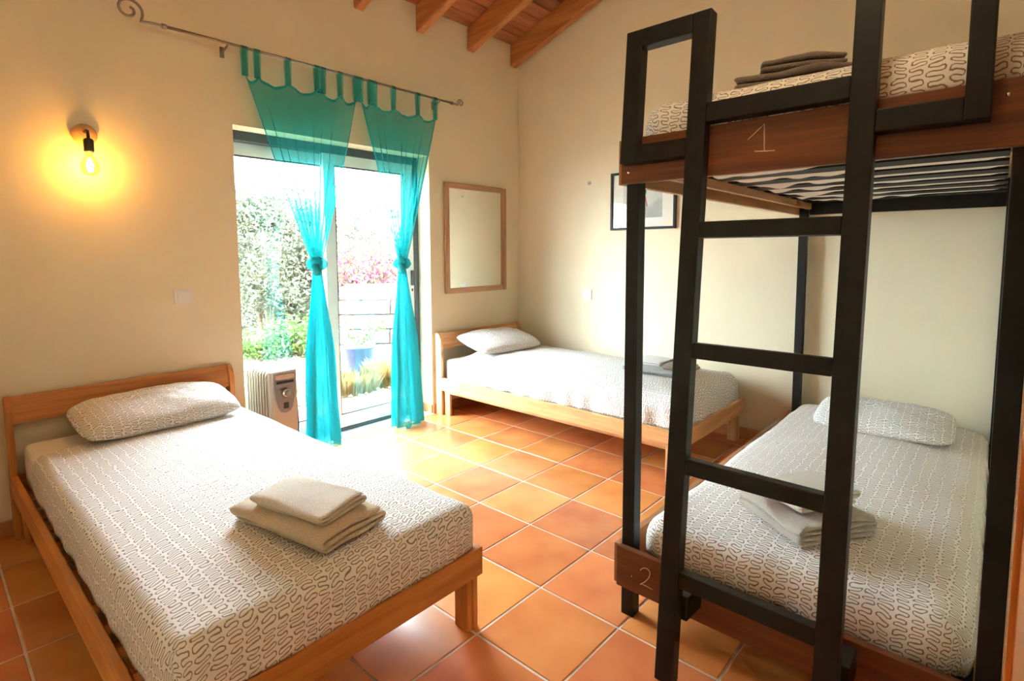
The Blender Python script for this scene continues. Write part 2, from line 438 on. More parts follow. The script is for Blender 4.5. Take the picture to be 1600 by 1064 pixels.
# back wall with the door opening
bm = bmesh.new()
bm_box(bm, (XL - WT, 0, -0.1), (DX0, 0.144, ZB + 0.25)); bm_box(bm, (XL - WT, 0.144, -0.1), (FX0, WT, ZB + 0.25)); bm_box(bm, (DX1, 0, -0.1), (XR + WT, WT, ZB + 0.25)); bm_box(bm, (DX0, 0, DZ), (DX1, 0.144, ZB + 0.25)); bm_box(bm, (FX0, 0.144, DZ), (DX1, WT, ZB + 0.25))
struct(from_bm('wall_back', bm, PLASTER), 'cream plastered wall with the sliding garden door')
def side_wall(name, xa, xb, label):
    poly = [(YF - WT, -0.1), (0.0, -0.1), (0.0, zc(0) + 0.2), (YF - WT, zc(YF - WT) + 0.2)]
    return struct(prism(name, poly, xa, xb, PLASTER, plane='yz'), label)
side_wall('wall_right', XR, XR + WT, 'cream plastered wall behind the single bed and bunk bed')
side_wall('wall_left', XL - WT, XL, 'cream plastered wall on the left of the room')
struct(box('wall_front', (XL, YF - WT, -0.1), (XR, YF, zc(YF) + 0.2), PLASTER, bevel=0), 'cream plastered wall beside the camera')

# ceiling: boards and rafters
poly = [(0.4, zc(0.4) + 0.022), (YF - WT, zc(YF - WT) + 0.022), (YF - WT, zc(YF - WT) + 0.12), (0.4, zc(0.4) + 0.12)]
ceil = struct(prism('ceiling', poly, XL - WT, XR + WT, PLANK['x'], plane='yz'), 'sloping ceiling of reddish wooden boards on rafters')
ang = math.atan(-SLOPE); L_ = math.hypot(1, SLOPE)
bm = bmesh.new(); bm_box(bm, (-2.15, -0.0575, -0.0), (2.15, 0.0575, 0.02), 0.004, 1)
pm = bpy.data.meshes.new('plank'); bm.to_mesh(pm); bm.free(); pm.materials.append(PLANK['x'])
k = 0
while True:
    y = -0.06 - k * 0.119 / L_
    if y < YF + 0.05: break
    o = bpy.data.objects.new('plank', pm); COL.objects.link(o); o.parent = ceil
    o.location = ((XL + XR) / 2, y, zc(y)); o.rotation_euler = (ang, 0, 0)
    k += 1
RW = 0.075; RH = 0.185
for k in range(9):
    xr = -0.072 - k * 0.5225
    if xr < XL: break
    y0, y1 = 0.0, YF
    poly = [(y0, zc(y0) - RH), (y1, zc(y1) - RH), (y1, zc(y1) - 0.001), (y0, zc(y0) - 0.001)]
    prism('rafter', poly, xr - RW / 2, xr + RW / 2, BEAM['y'], ceil, 'yz', bevel=0.006)

# skirting
BBH = 0.075
bm = bmesh.new(); bm_box(bm, (XL, -0.012, 0), (DX0, 0, BBH), 0.002, 1); bm_box(bm, (DX1, -0.012, 0), (XR, 0, BBH), 0.002, 1)
bm_box(bm, (DX1 - 0.012, 0, 0), (DX1, 0.13, BBH), 0.002, 1)
struct(from_bm('baseboard_back', bm, TERRAB), 'terracotta skirting along the door wall')
struct(box('baseboard_right', (-0.012, YF, 0), (0, -0.012, BBH), TERRAB), 'terracotta skirting along the right wall')
struct(box('baseboard_left', (XL, YF, 0), (XL + 0.012, -0.012, BBH), TERRAB), 'terracotta skirting along the left wall')
struct(box('trim_1', (DX0, -0.02, -0.012), (DX1 - 0.0, 0.30, 0.006), SILL, bevel=0.003), 'pale stone threshold of the garden door')

# sliding garden door
FY = 0.145
door = bpy.data.objects.new('door_1', None); COL.objects.link(door); door.location = (0, FY, 0)
struct(door, 'white aluminium sliding glass door to the garden')
bm = bmesh.new()
bm_box(bm, (FX0, 0, 0.006), (FX0 + 0.045, 0.13, DZ)); bm_box(bm, (DX1 - 0.045, 0, 0.006), (DX1, 0.13, DZ)); bm_box(bm, (FX0, 0, DZ - 0.055), (DX1, 0.13, DZ)); bm_box(bm, (FX0, 0.0, 0.004), (DX1, 0.13, 0.028))
from_bm('outer_frame', bm, GASKET, door)
def sash(x0, x1, y0, y1, z0, z1, handle_x=None):
    s = bpy.data.objects.new('sash', None); COL.objects.link(s); s.parent = door
    st = 0.082
    box('stile', (x0, y0, z0), (x0 + st, y1, z1), ALU, s, 0.004); box('stile', (x1 - st, y0, z0), (x1, y1, z1), ALU, s, 0.004)
    box('rail', (x0 + st, y0, z0), (x1 - st, y1, z0 + 0.095), ALU, s, 0.004); box('rail', (x0 + st, y0, z1 - 0.075), (x1 - st, y1, z1), ALU, s, 0.004)
    g = 0.008
    bm = bmesh.new()
    for lo, hi in (((x0 + st, y0 + 0.004, z0 + 0.095), (x0 + st + g, y1 - 0.004, z1 - 0.075)), ((x1 - st - g, y0 + 0.004, z0 + 0.095), (x1 - st, y1 - 0.004, z1 - 0.075)),
                   ((x0 + st, y0 + 0.004, z0 + 0.095), (x1 - st, y1 - 0.004, z0 + 0.095 + g)), ((x0 + st, y0 + 0.004, z1 - 0.075 - g), (x1 - st, y1 - 0.004, z1 - 0.075))):
        bm_box(bm, lo, hi)
    from_bm('gasket', bm, GASKET, s)
    ym = (y0 + y1) / 2
    from_data('glass_pane', [(x0 + st, ym, z0 + 0.095), (x1 - st, ym, z0 + 0.095), (x1 - st, ym, z1 - 0.075), (x0 + st, ym, z1 - 0.075)], [(0, 1, 2, 3)], GLASS, s)
    if handle_x is not None:
        box('handle', (handle_x - 0.012, y0 - 0.012, 1.03), (handle_x + 0.012, y0, 1.15), GASKET, s, 0.004)
        box('keyhole', (handle_x - 0.006, y0 - 0.006, 0.985), (handle_x + 0.006, y0, 1.005), GASKET, s, 0.002)
    return s
sash(-1.852, -1.097, 0.005, 0.048, 0.030, DZ - 0.058, handle_x=-1.118)
sash(FX0 + 0.046, -1.738, 0.065, 0.108, 0.030, DZ - 0.058)

# open wooden door leaf at the right edge
d2 = bpy.data.objects.new('door_2', None); COL.objects.link(d2); d2.location = (-2.36, -3.382, 0)
struct(d2, 'varnished orange wooden door leaf at the far right edge')
bm = bmesh.new(); bm_box(bm, (-0.72, -0.045, 0.01), (0, -0.006, 2.02), 0.004)
from_bm('door_leaf', bm, DOORW['z'], d2)
box('edge_strip', (-0.72, -0.006, 0.01), (-0.60, 0.004, 2.02), DOORW['z'], d2); box('edge_strip', (-0.10, -0.006, 0.01), (0, 0.004, 2.02), DOORW['z'], d2)
for z0, z1 in ((0.01, 0.14), (0.95, 1.07), (1.90, 2.02)): box('cross_rail', (-0.60, -0.006, z0), (-0.10, 0.004, z1), DOORW['x'], d2)

# ------------------------------------------------------------------ single beds
def make_bed(loc, W, label, rz=0.0):
    b = thing('single_bed', loc, label, 'bed', rz)
    wd, ln = 0.97, 2.085
    # headboard posts: side planks with a rounded, swept top
    prof = [(-0.018, 0.0), (-0.085, 0.0), (-0.085, 0.585), (-0.078, 0.612), (-0.064, 0.635), (-0.045, 0.650), (-0.022, 0.652), (-0.018, 0.645)]
    for x0 in (0.0, wd - 0.024): prism('head_post', prof, x0, x0 + 0.024, W['z'], b, 'yz', bevel=0.002)
    # headboard: a tilted board near the top
    hp = [(-0.066, 0.528), (-0.040, 0.650), (-0.020, 0.648), (-0.046, 0.526)]
    prism('headboard', hp, 0.024, wd - 0.024, W['x'], b, 'yz', bevel=0.002)
    box('head_rail', (0.024, -0.06, 0.19), (wd - 0.024, -0.035, 0.285), W['x'], b)
    for s in (0, 1):
        xa, xb = (0.0, 0.024) if s == 0 else (wd - 0.024, wd)
        box('side_rail', (xa, -0.0855, 0.202), (xb, -ln + 0.024, 0.298), W['y'], b)
        xi, xj = (0.024, 0.046) if s == 0 else (wd - 0.046, wd - 0.024)
        box('rail_ledge', (xi, -0.09, 0.178), (xj, -ln + 0.03, 0.235), W['y'], b)
        # foot leg of two glued boards
        xo, xp = (0.0, 0.0225) if s == 0 else (wd - 0.0225, wd)
        leg = box('leg', (xo, -ln + 0.026, 0), (xp, -ln + 0.095, 0.2015), W['z'], b, 0.004)
        xo, xp = (0.0235, 0.046) if s == 0 else (wd - 0.046, wd - 0.0235)
        box('leg_lamination', (xo, -ln + 0.028, 0.0), (xp, -ln + 0.093, 0.177), W['z'], leg, 0.004)
        hx, hy = (0.0245, 0.046) if s == 0 else (wd - 0.046, wd - 0.0245)
        box('leg', (hx, -0.155, 0.0), (hy, -0.09, 0.177), W['z'], b, 0.004)
    box('foot_rail', (0.0, -ln, 0.202), (wd, -ln + 0.0235, 0.298), W['x'], b)
    for k in range(14): box('slat', (0.047, -0.14 - k * 0.139, 0.215), (wd - 0.047, -0.20 - k * 0.139, 0.232), PINE2['x'], b, 0)
    return b
BRZ = 0.011
def turn(o):        # bedding follows the slightly turned foreground bed
    p = Vector(B1); o.rotation_euler = (0, 0, BRZ); o.location = p - Matrix.Rotation(BRZ, 3, 'Z') @ p
    return o
B1 = (-3.544, 0.0, 0.0); B2 = (-1.030, 0.0, 0.0)
make_bed(B1, PINE_WARMLIT, 'pine single bed tinted as warm-lit in the foreground beneath the wall lamp', BRZ)
make_bed(B2, PINE2, 'pale pine single bed in the corner under the mirror')

# ------------------------------------------------------------------ bedding
def fbm(x, y, z=0.0): return noise.noise(Vector((x, y, z)))

def rounded_slab(name, x0, x1, y0, y1, z0, z1, r, mat, parent=None):
    bm = bmesh.new(); bm_box(bm, (x0, y0, z0), (x1, y1, z1), r, 5)
    return from_bm(name, bm, mat, parent, True)

def drape(name, x0, x1, ytop, yfoot, ztop, drop, r, mat, head_skew=0.0, puff=0.015, wrinkle=0.006, seed=0, axis='y', hem=0.0, nres=0.02, rumple=0.004, uvoff=(0, 0)):
    """a cover lying on a mattress: flat top, rounded edges, hanging left, right and at the foot.
       built along -y from ytop to yfoot; with axis='x' it runs along -x instead (arguments swapped)"""
    w = x1 - x0; cx0, cx1 = x0 + r, x1 - r; cyf = yfoot + r
    arc = r * PI / 2; fall = arc + max(0, drop - r)
    S0, S1 = -fall, (cx1 - cx0) + fall
    ns = int((S1 - S0) / nres); Wt = (ytop - cyf) + fall; nw = int(Wt / nres)
    vs_, uv, f = [], [], []
    def prof(L):
        if L <= arc: return r * math.sin(L / r), r * (1 - math.cos(L / r))
        return r, r + (L - arc)
    for j in range(nw + 1):
        for i in range(ns + 1):
            s = S0 + (S1 - S0) * i / ns
            tt = (s - S0) / (S1 - S0)
            yt = ytop - head_skew * (1 - tt)
            ww = (yt - cyf + fall) * j / nw        # distance from the head edge
            sx = -s if s < 0 else (s - (cx1 - cx0) if s > cx1 - cx0 else 0.0)
            sgn = -1 if s < 0 else 1
            bx = min(max(s, 0), cx1 - cx0) + cx0
            sy = max(0.0, ww - (yt - cyf)); by = yt - min(ww, yt - cyf)
            Lm = max(sx, sy)
            if Lm > 0:
                dl = math.hypot(sx, sy); dx, dy = sgn * sx / dl, -sy / dl
            else: dx = dy = 0
            h_, d_ = prof(Lm)
            x = bx + dx * h_; y = by + dy * h_; z = ztop - d_
            # fullness of the filling
            ex = min(1, max(0, min(s, cx1 - cx0 - s) / 0.25)); ey = min(1, max(0, (yt - cyf - ww) / 0.3))
            z += puff * (math.sin(ex * PI / 2) * math.sin(ey * PI / 2))
            z += rumple * fbm(x * 4 + seed, y * 4, seed) + rumple * 0.5 * fbm(x * 11 + seed, y * 11, 3)
            if Lm > arc * 0.6:
                k_ = min(1, (Lm - arc * 0.6) / 0.1)
                along = y if abs(dx) > abs(dy) else x
                wr = wrinkle * k_ * (fbm(along * 9 + seed, 0.3, seed) + 0.6 * math.sin(along * 34 + 3 * fbm(along * 3, 1, seed)))
                x += dx * (wr + hem * k_); y += dy * (wr + hem * k_)
            vs_.append((x, y, z)); uv.append((s + uvoff[0], -ww + uvoff[1]))
    for j in range(nw):
        for i in range(ns):
            a = j * (ns + 1) + i
            f.append((a, a + ns + 1, a + ns + 2, a + 1))
    if axis == 'x':      # head towards +x: rotate (x,y) -> (y, -x)
        vs_ = [(p[1], -p[0], p[2]) for p in vs_]
    o = from_data(name, vs_, f, mat, None, True, uv)
    md = o.modifiers.new('cloth_thickness', 'SOLIDIFY'); md.thickness = 0.006; md.offset = -1
    return o

def pillow(name, loc, w, d, h, rz, mat, label, tilt=0.0, seed=0, roll=0.0, group=None):
    n, m_ = 40, 26
    vs_, uv, f = [], [], []
    for side in (1, -1):
        base = len(vs_)
        for j in range(m_ + 1):
            for i in range(n + 1):
                a = -1 + 2 * i / n; b_ = -1 + 2 * j / m_
                ta = max(0, 1 - abs(a) ** 2.6); tb = max(0, 1 - abs(b_) ** 2.6)
                th = (ta * tb) ** 0.45
                px = a * w / 2 * math.sqrt(1 - 0.15 * b_ ** 4); py = b_ * d / 2 * math.sqrt(1 - 0.18 * a ** 4)
                z = side * th * h / 2
                if side < 0: z *= 0.65
                z += 0.012 * fbm(a * 2.2 + seed, b_ * 2.2, seed + side) * th + 0.008 * fbm(a * 6 + seed, b_ * 6, seed) * th
                vs_.append((px, py, z)); uv.append((px * 1.12 + seed * .37, py + side * 3.0 - (1 if b_ > 0 else -1) * side * z * 0.9))
        for j in range(m_):
            for i in range(n):
                q = base + j * (n + 1) + i
                f.append((q, q + 1, q + n + 2, q + n + 1) if side > 0 else (q, q + n + 1, q + n + 2, q + 1))
    # stitch rim
    o = from_data(name, vs_, f, mat, None, True, uv)
    bm = bmesh.new(); bm.from_mesh(o.data); bmesh.ops.remove_doubles(bm, verts=bm.verts, dist=0.0005); bm.to_mesh(o.data); bm.free()
    o.location = loc; o.rotation_euler = (tilt, roll, rz)
    tag(o, label, 'pillow', group)
    return o

def towel(name, loc, w, d, layers, th, rz, mat, label, seed=0, group=None, sag=0.01, wav=0.006, tilt=(0, 0)):
    """a cloth folded back and forth: fold edges at both ends, layers seen from the sides"""
    pts = []
    R_ = th * 0.52
    hw = w / 2 - R_
    for k in range(layers):
        z = th * (k + 0.5); sgn = 1 if k % 2 == 0 else -1
        m_ = 10
        for i in range(m_ + 1): pts.append((sgn * (-hw + 2 * hw * i / m_), z))
        if k < layers - 1:
            for i in range(1, 6):
                a = -PI / 2 + PI * i / 6
                pts.append((sgn * (hw + R_ * math.cos(a)), z + th / 2 + th / 2 * math.sin(a)))
    n = len(pts); t2 = th * 0.43
    Lft, Rgt = [], []
    for i, p in enumerate(pts):
        a = pts[max(i - 1, 0)]; c = pts[min(i + 1, n - 1)]
        dx, dz = c[0] - a[0], c[1] - a[1]; l = math.hypot(dx, dz) or 1
        nx, nz_ = -dz / l, dx / l
        Lft.append((p[0] + nx * t2, p[1] + nz_ * t2)); Rgt.append((p[0] - nx * t2, p[1] - nz_ * t2))
    ring = Lft + Rgt[::-1]
    bm = bmesh.new(); rows = []
    nd = 14
    for j in range(nd + 1):
        y = -d / 2 + d * j / nd
        row = []
        for (x, z) in ring:
            lift = z / (th * layers)
            xx = x + wav * fbm(y * 9 + seed, z * 30, seed) ; yy = y + wav * 1.6 * fbm(x * 8 + seed, z * 45, seed + 4)
            zz = z + lift * (wav * 1.3 * fbm(x * 7 + seed, y * 7, seed + 8) + wav * .6 * fbm(x * 18, y * 18 + seed, 2)) - lift * sag * ((2 * x / w) ** 2 * 0.5 + (2 * y / d) ** 2 * 0.5)
            row.append(bm.verts.new((xx, yy, zz)))
        rows.append(row)
    nr = len(ring)
    for a, c in zip(rows, rows[1:]):
        for i in range(nr): bm.faces.new((a[i], a[(i + 1) % nr], c[(i + 1) % nr], c[i]))
    for row in (rows[0], rows[-1]):
        half = nr // 2
        for i in range(half - 1):
            bm.faces.new((row[i], row[i + 1], row[nr - 2 - i], row[nr - 1 - i]))
    o = from_bm(name, bm, mat, None, True)
    sd = o.modifiers.new('soft', 'SUBSURF'); sd.levels = 1; sd.render_levels = 1
    o.location = loc; o.rotation_euler = (tilt[0], tilt[1], rz)
    tag(o, label, 'towel', group)
    return o

# foreground bed
tag(turn(rounded_slab('mattress', -3.495, -2.605, -2.03, -0.075, 0.235, 0.435, 0.05, SHEET)), 'white mattress on the foreground pine bed', 'mattress', 'single mattresses')
o = drape('bedspread', -3.508, -2.584, -0.16, -2.080, 0.452, 0.152, 0.050, SQUIG, head_skew=0.26, puff=0.010, seed=1.3, wrinkle=0.004)
turn(o)
tag(o, 'white bedspread with grey squiggles on the foreground bed', 'bedspread', 'squiggle bedspreads')
pillow('pillow', (-3.005, -0.265, 0.526), 0.68, 0.40, 0.155, 0.06, SQUIG, 'plump squiggle pillow on the foreground bed', tilt=0.20, seed=2, group='squiggle pillows')
towel('bath_towel', (-3.012, -1.775, 0.463), 0.24, 0.42, 3, 0.022, 0.20, TOW_CREAM2, 'thick cream bath towel, the lower one on the foreground bed', 3, 'folded towels', sag=0.012, wav=0.010)
towel('hand_towel', (-3.017, -1.795, 0.527), 0.185, 0.30, 3, 0.013, 0.24, TOW_CREAM, 'smaller cream hand towel, the upper one on the foreground bed', 5, 'folded towels', sag=0.004, wav=0.007)

# corner bed
tag(rounded_slab('mattress', -0.985, -0.085, -2.03, -0.075, 0.235, 0.445, 0.05, SHEET), 'white mattress on the pale pine bed in the corner', 'mattress', 'single mattresses')
o = drape('bedspread', -1.000, -0.070, -0.17, -2.062, 0.478, 0.185, 0.085, SQUIG, head_skew=0.10, puff=0.022, seed=4.1, wrinkle=0.011, rumple=0.008)
tag(o, 'puffy squiggle bedspread on the corner bed', 'bedspread', 'squiggle bedspreads')
pillow('pillow', (-0.575, -0.290, 0.566), 0.66, 0.42, 0.13, -0.10, SQUIG, 'squiggle pillow on the corner bed below the mirror', tilt=0.22, seed=6, group='squiggle pillows')
towel('bath_towel', (-0.475, -1.680, 0.500), 0.36, 0.40, 3, 0.014, 0.10, TOW_GREY, 'grey bath towel, lowest of the towels on the corner bed', 11, 'folded towels', sag=0.006)
towel('hand_towel', (-0.455, -1.600, 0.542), 0.25, 0.22, 2, 0.013, 0.05, TOW_WHITE, 'white hand towel lying on the grey towel of the corner bed', 12, 'folded towels', sag=0.004)
towel('face_cloth', (-0.520, -1.800, 0.541), 0.20, 0.10, 3, 0.010, 0.10, TOW_BROWN, 'small brown folded cloth on the grey towel of the corner bed', 13, 'folded towels', sag=0.003)

# ------------------------------------------------------------------ bunk bed
bunk = thing('bunk_bed', (-2.16, -2.88, 0), 'tall black and brown wooden bunk bed by the right wall', 'bunk bed')
def L3(p): return (p[0] + 2.16, p[1] + 2.88, p[2])
def bbox(name, lo, hi, mat, bevel=0.003, parent=None): return box(name, L3(lo), L3(hi), mat, parent or bunk, bevel)
PW = 0.046
PXF, PXB = -2.16, -0.068
PYL, PYR = -2.428, -3.384
for px in (PXF, PXB):
    for py in (PYL, PYR):
        bbox('post', (px, py, 0), (px + PW, py + PW, 1.655), BLACK)
XE = -0.020
for z0, z1, nm in ((0.116, 0.260, 0), (1.514, 1.660, 1)):
    bbox('side_rail', (-2.172, PYL + PW, z0), (XE, PYL + PW + 0.024, z1), BUNKL['x'])
    bbox('side_rail', (-2.172, PYR - 0.024, z0), (XE, PYR, z1), BUNKL['x'])
    fb_ = bbox('foot_board', (-2.186, PYL + PW + 0.006, z0), (-2.161, PYR - 0.010, z1), BUNKW['y'])
    bbox('head_board', (-0.022 - 0.024 + 0.024, PYL + 0.0, z0), (-0.006, PYR + PW, z1), BLACK)
    bbox('slat_ledge', (-2.11, PYL - 0.024, z0 + 0.03), (-0.075, PYL - 0.001, z0 + 0.066), BUNKL['x'])
    for k in range(9):
        xs_ = -2.10 + k * 0.238
        bbox('slat', (xs_, PYL - 0.002, z0 + 0.067), (xs_ + 0.120, PYR + PW + 0.002, z0 + 0.077), SLATK, 0)
    if nm == 0:
        pts = [(-2.4695, .206), (-2.474, .212), (-2.4793, .2168), (-2.486, .2205), (-2.493, .2218), (-2.500, .2195), (-2.504, .2159), (-2.506, .211), (-2.5058, .2052), (-2.5037, .197), (-2.5007, .19), (-2.494, .180), (-2.4857, .1696), (-2.4704, .1563), (-2.4803, .159), (-2.4969, .1587), (-2.516, .1565)]
        tube('numeral_two', [(-2.1865 + 2.16, y + 2.88, z) for y, z in pts], 0.0012, CHALK, fb_, 6)
        lathe('screw', [(0.0001, -0.0022), (0.003, -0.002), (0.0032, 0.001), (0.0001, 0.001)], CHROME, fb_, 10, 'x', L3((-2.1865, -2.4379, 0.1719)))
    else:
        bm = bmesh.new()
        bm_tube(bm, [(-2.1865 + 2.16, y + 2.88, z) for y, z in [(-2.782, 1.6036), (-2.804, 1.622), (-2.8254, 1.6407), (-2.8265, 1.605), (-2.8278, 1.5673)]], 0.0014, 6)
        bm_tube(bm, [(-2.1865 + 2.16, y + 2.88, z) for y, z in [(-2.8017, 1.5697), (-2.83, 1.567), (-2.8555, 1.5656)]], 0.0014, 6)
        from_bm('numeral_one', bm, CHALK, fb_, True)
        for yy, zz in ((-3.325, 1.625), (-3.36, 1.55), (-2.405, 1.55)):
            lathe('screw', [(0.0001, -0.0022), (0.0045, -0.002), (0.0048, 0.001), (0.0001, 0.001)], CHROME, fb_, 10, 'x', L3((-2.1865, yy, zz)))
# the numbers stay in the board's own space
# ladder
lad = thing('bunk_ladder', (-2.362, -2.853, 0), 'black wooden ladder with square grab frames leaning on the bunk bed', 'ladder')
lad.rotation_euler = (0, math.atan(0.085), 0)
LD = 0.042; RWd = 0.056
def lbox(name, y0, y1, z0, z1, mat=BLACK, x0=0.0, x1=LD, parent=None, bevel=0.0035): return box(name, (x0, y0 + 2.853, z0), (x1, y1 + 2.853, z1), mat, parent or lad, bevel)
ZT = 2.0
lr = lbox('rail', -2.616, -2.672, 0.004, ZT); rr = lbox('rail', -3.034, -3.090, 0.004, ZT)
for zc_ in (0.325, 0.663, 1.006, 1.360, 1.700):
    hgt = 0.046 if zc_ < 1.6 else 0.056
    lbox('rung', -2.673, -3.033, zc_ - hgt / 2, zc_ + hgt / 2, x0=0.002, x1=LD - 0.002)
g1 = thing('grab_frame', (0, 0, 0), None, None); g1.parent = lad
g2 = thing('grab_frame', (0, 0, 0), None, None); g2.parent = lad
for g, ya, yb_, yo in ((g1, -2.615, -2.395, 0.056), (g2, -3.091, -3.300, -0.046)):
    s_ = 1 if yo > 0 else -1
    lbox('grab_bar', yb_ - yo, yb_, 1.580, ZT, parent=g)
    lbox('grab_bar', ya, yb_ - yo - 0.0005 * s_, ZT - 0.056, ZT, parent=g)
    lbox('grab_bar', ya, yb_ - yo - 0.0005 * s_, 1.580, 1.634, parent=g)
for y0, y1 in ((-2.622, -2.668), (-3.038, -3.086)):
    lbox('bracket', y0 - 0.02, y1 - 0.02, 0.190, 0.262, x0=LD + 0.001, x1=0.150)

# lower bunk bedding
tag(rounded_slab('mattress', -2.075, -0.12, -3.300, -2.465, 0.194, 0.330, 0.04, SHEET), 'white mattress on the lower bunk', 'mattress', 'bunk mattresses')
# cover is laid along the x axis: its head is by the right wall
o = drape('bedspread', 2.425, 3.338, -0.16, -2.128, 0.355, 0.125, 0.085, SQUIG2, puff=0.020, seed=7.7, axis='x', wrinkle=0.009, rumple=0.009)
tag(o, 'squiggle bedspread on the lower bunk', 'bedspread', 'squiggle bedspreads')
pillow('pillow', (-0.455, -2.915, 0.418), 0.60, 0.40, 0.115, -PI / 2 + 0.03, SQUIG, 'flat squiggle pillow on the lower bunk', tilt=0.16, seed=9, group='squiggle pillows')
towel('bath_towel', (-1.800, -2.880, 0.378), 0.30, 0.30, 4, 0.018, 2.55, TOW_TAUPE, 'taupe bath towel, the lower one on the lower bunk', 21, 'folded towels', sag=0.010, wav=0.014)
towel('hand_towel', (-1.770, -2.875, 0.448), 0.25, 0.20, 3, 0.017, 2.65, TOW_BEIGE, 'beige hand towel, the upper one on the lower bunk', 23, 'folded towels', sag=0.006, wav=0.009)
# upper bunk bedding
tag(rounded_slab('mattress', -2.085, -0.12, -3.325, -2.450, 1.592, 1.730, 0.04, SHEET), 'white mattress on the upper bunk', 'mattress', 'bunk mattresses')
o = drape('bedspread', 2.410, 3.400, -0.16, -2.142, 1.782, 0.122, 0.075, SQUIG2, puff=0.028, seed=9.2, axis='x', wrinkle=0.006, rumple=0.008)
tag(o, 'squiggle bedspread seen from below on the upper bunk', 'bedspread', 'squiggle bedspreads')
towel('bath_towel', (-1.870, -2.810, 1.789), 0.30, 0.33, 2, 0.026, 0.25, TOW_DARK, 'dark grey bath towel, the lower one on the upper bunk', 31, 'folded towels', sag=0.014, wav=0.012)
towel('hand_towel', (-1.865, -2.830, 1.838), 0.24, 0.23, 2, 0.022, 0.35, TOW_DARK, 'dark grey hand towel, the upper one on the upper bunk', 33, 'folded towels', sag=0.014, wav=0.010)
# loose mattress cover bulging between the upper slats
vs_, f_ = [], []
for k in range(8):
    xa = -2.10 + k * 0.238 + 0.1205; xb = xa + 0.117
    n, m_ = 60, 8; n0 = len(vs_)
    ya, yb = PYL - 0.03, PYR + PW + 0.012
    for j in range(m_ + 1):
        for i in range(n + 1):
            y = ya + (yb - ya) * i / n; e = max(0.0, math.sin(PI * j / m_)) ** 0.5 * min(1, i / 3, (n - i) / 3)
            loose = max(0.0, min(1.0, (0.62 + 0.25 * fbm(k * 0.9, 3.1) - (ya - y) / 0.9) * 4))
            d_ = 0.0088 + loose * max(0, 0.006 + 0.022 * fbm(y * 11, k * 1.7, 2))
            vs_.append((xa + (xb - xa) * j / m_, y, 1.5915 - e * d_))
    for j in range(m_):
        for i in range(n):
            q = n0 + j * (n + 1) + i; f_.append((q, q + 1, q + n + 2, q + n + 1))
mc = from_data('mattress_cover', vs_, f_, SHEET, None, True)
tag(mc, 'loose white mattress cover bulging through the upper bunk slats', 'mattress cover')

# ------------------------------------------------------------------ curtain rod and curtains
RY, RZ = -0.085, 2.447
rod = thing('curtain_rod', (0, 0, 0), 'thin metal curtain rod with scroll ends above the garden door', 'curtain rod')
tube('rod', [(-2.82, RY, RZ), (-0.88, RY, RZ)], 0.008, METAL, rod, 12)
def scroll(x, s):
    pts = [(x, RY, RZ), (x + s * 0.05, RY, RZ + 0.001), (x + s * 0.085, RY, RZ - 0.002)]
    c = Vector((x + s * 0.165, RY, RZ + 0.036))
    for k in range(0, 36):
        a = -0.75 + k * 0.235; r_ = 0.062 * (1 - k / 46)
        pts.append((c.x - s * math.cos(a) * r_, RY, c.z + math.sin(a) * r_))
    return pts
tube('finial', scroll(-2.82, -1), 0.0065, METAL, rod, 8); tube('finial', [(-0.88 + (p[0] + 2.82) * -0.55, p[1], RZ + (p[2] - RZ) * 0.5) for p in scroll(-2.82, -1)], 0.0055, METAL, rod, 8)
for x in (-2.835, -0.885): lathe('collar', [(0.0001, -0.012), (0.012, -0.010), (0.012, 0.010), (0.0001, 0.012)], METAL, rod, 14, 'x', (x, RY, RZ))
for x in (-2.53, -1.005):
    bm = bmesh.new(); bm_tube(bm, [(x, RY, RZ - 0.012), (x, RY + 0.03, RZ - 0.02), (x, -0.004, RZ - 0.03)], 0.006, 8); bm_box(bm, (x - 0.012, -0.006, RZ - 0.06), (x + 0.012, 0.0, RZ), 0.002, 1)
    from_bm('bracket', bm, METAL, rod)

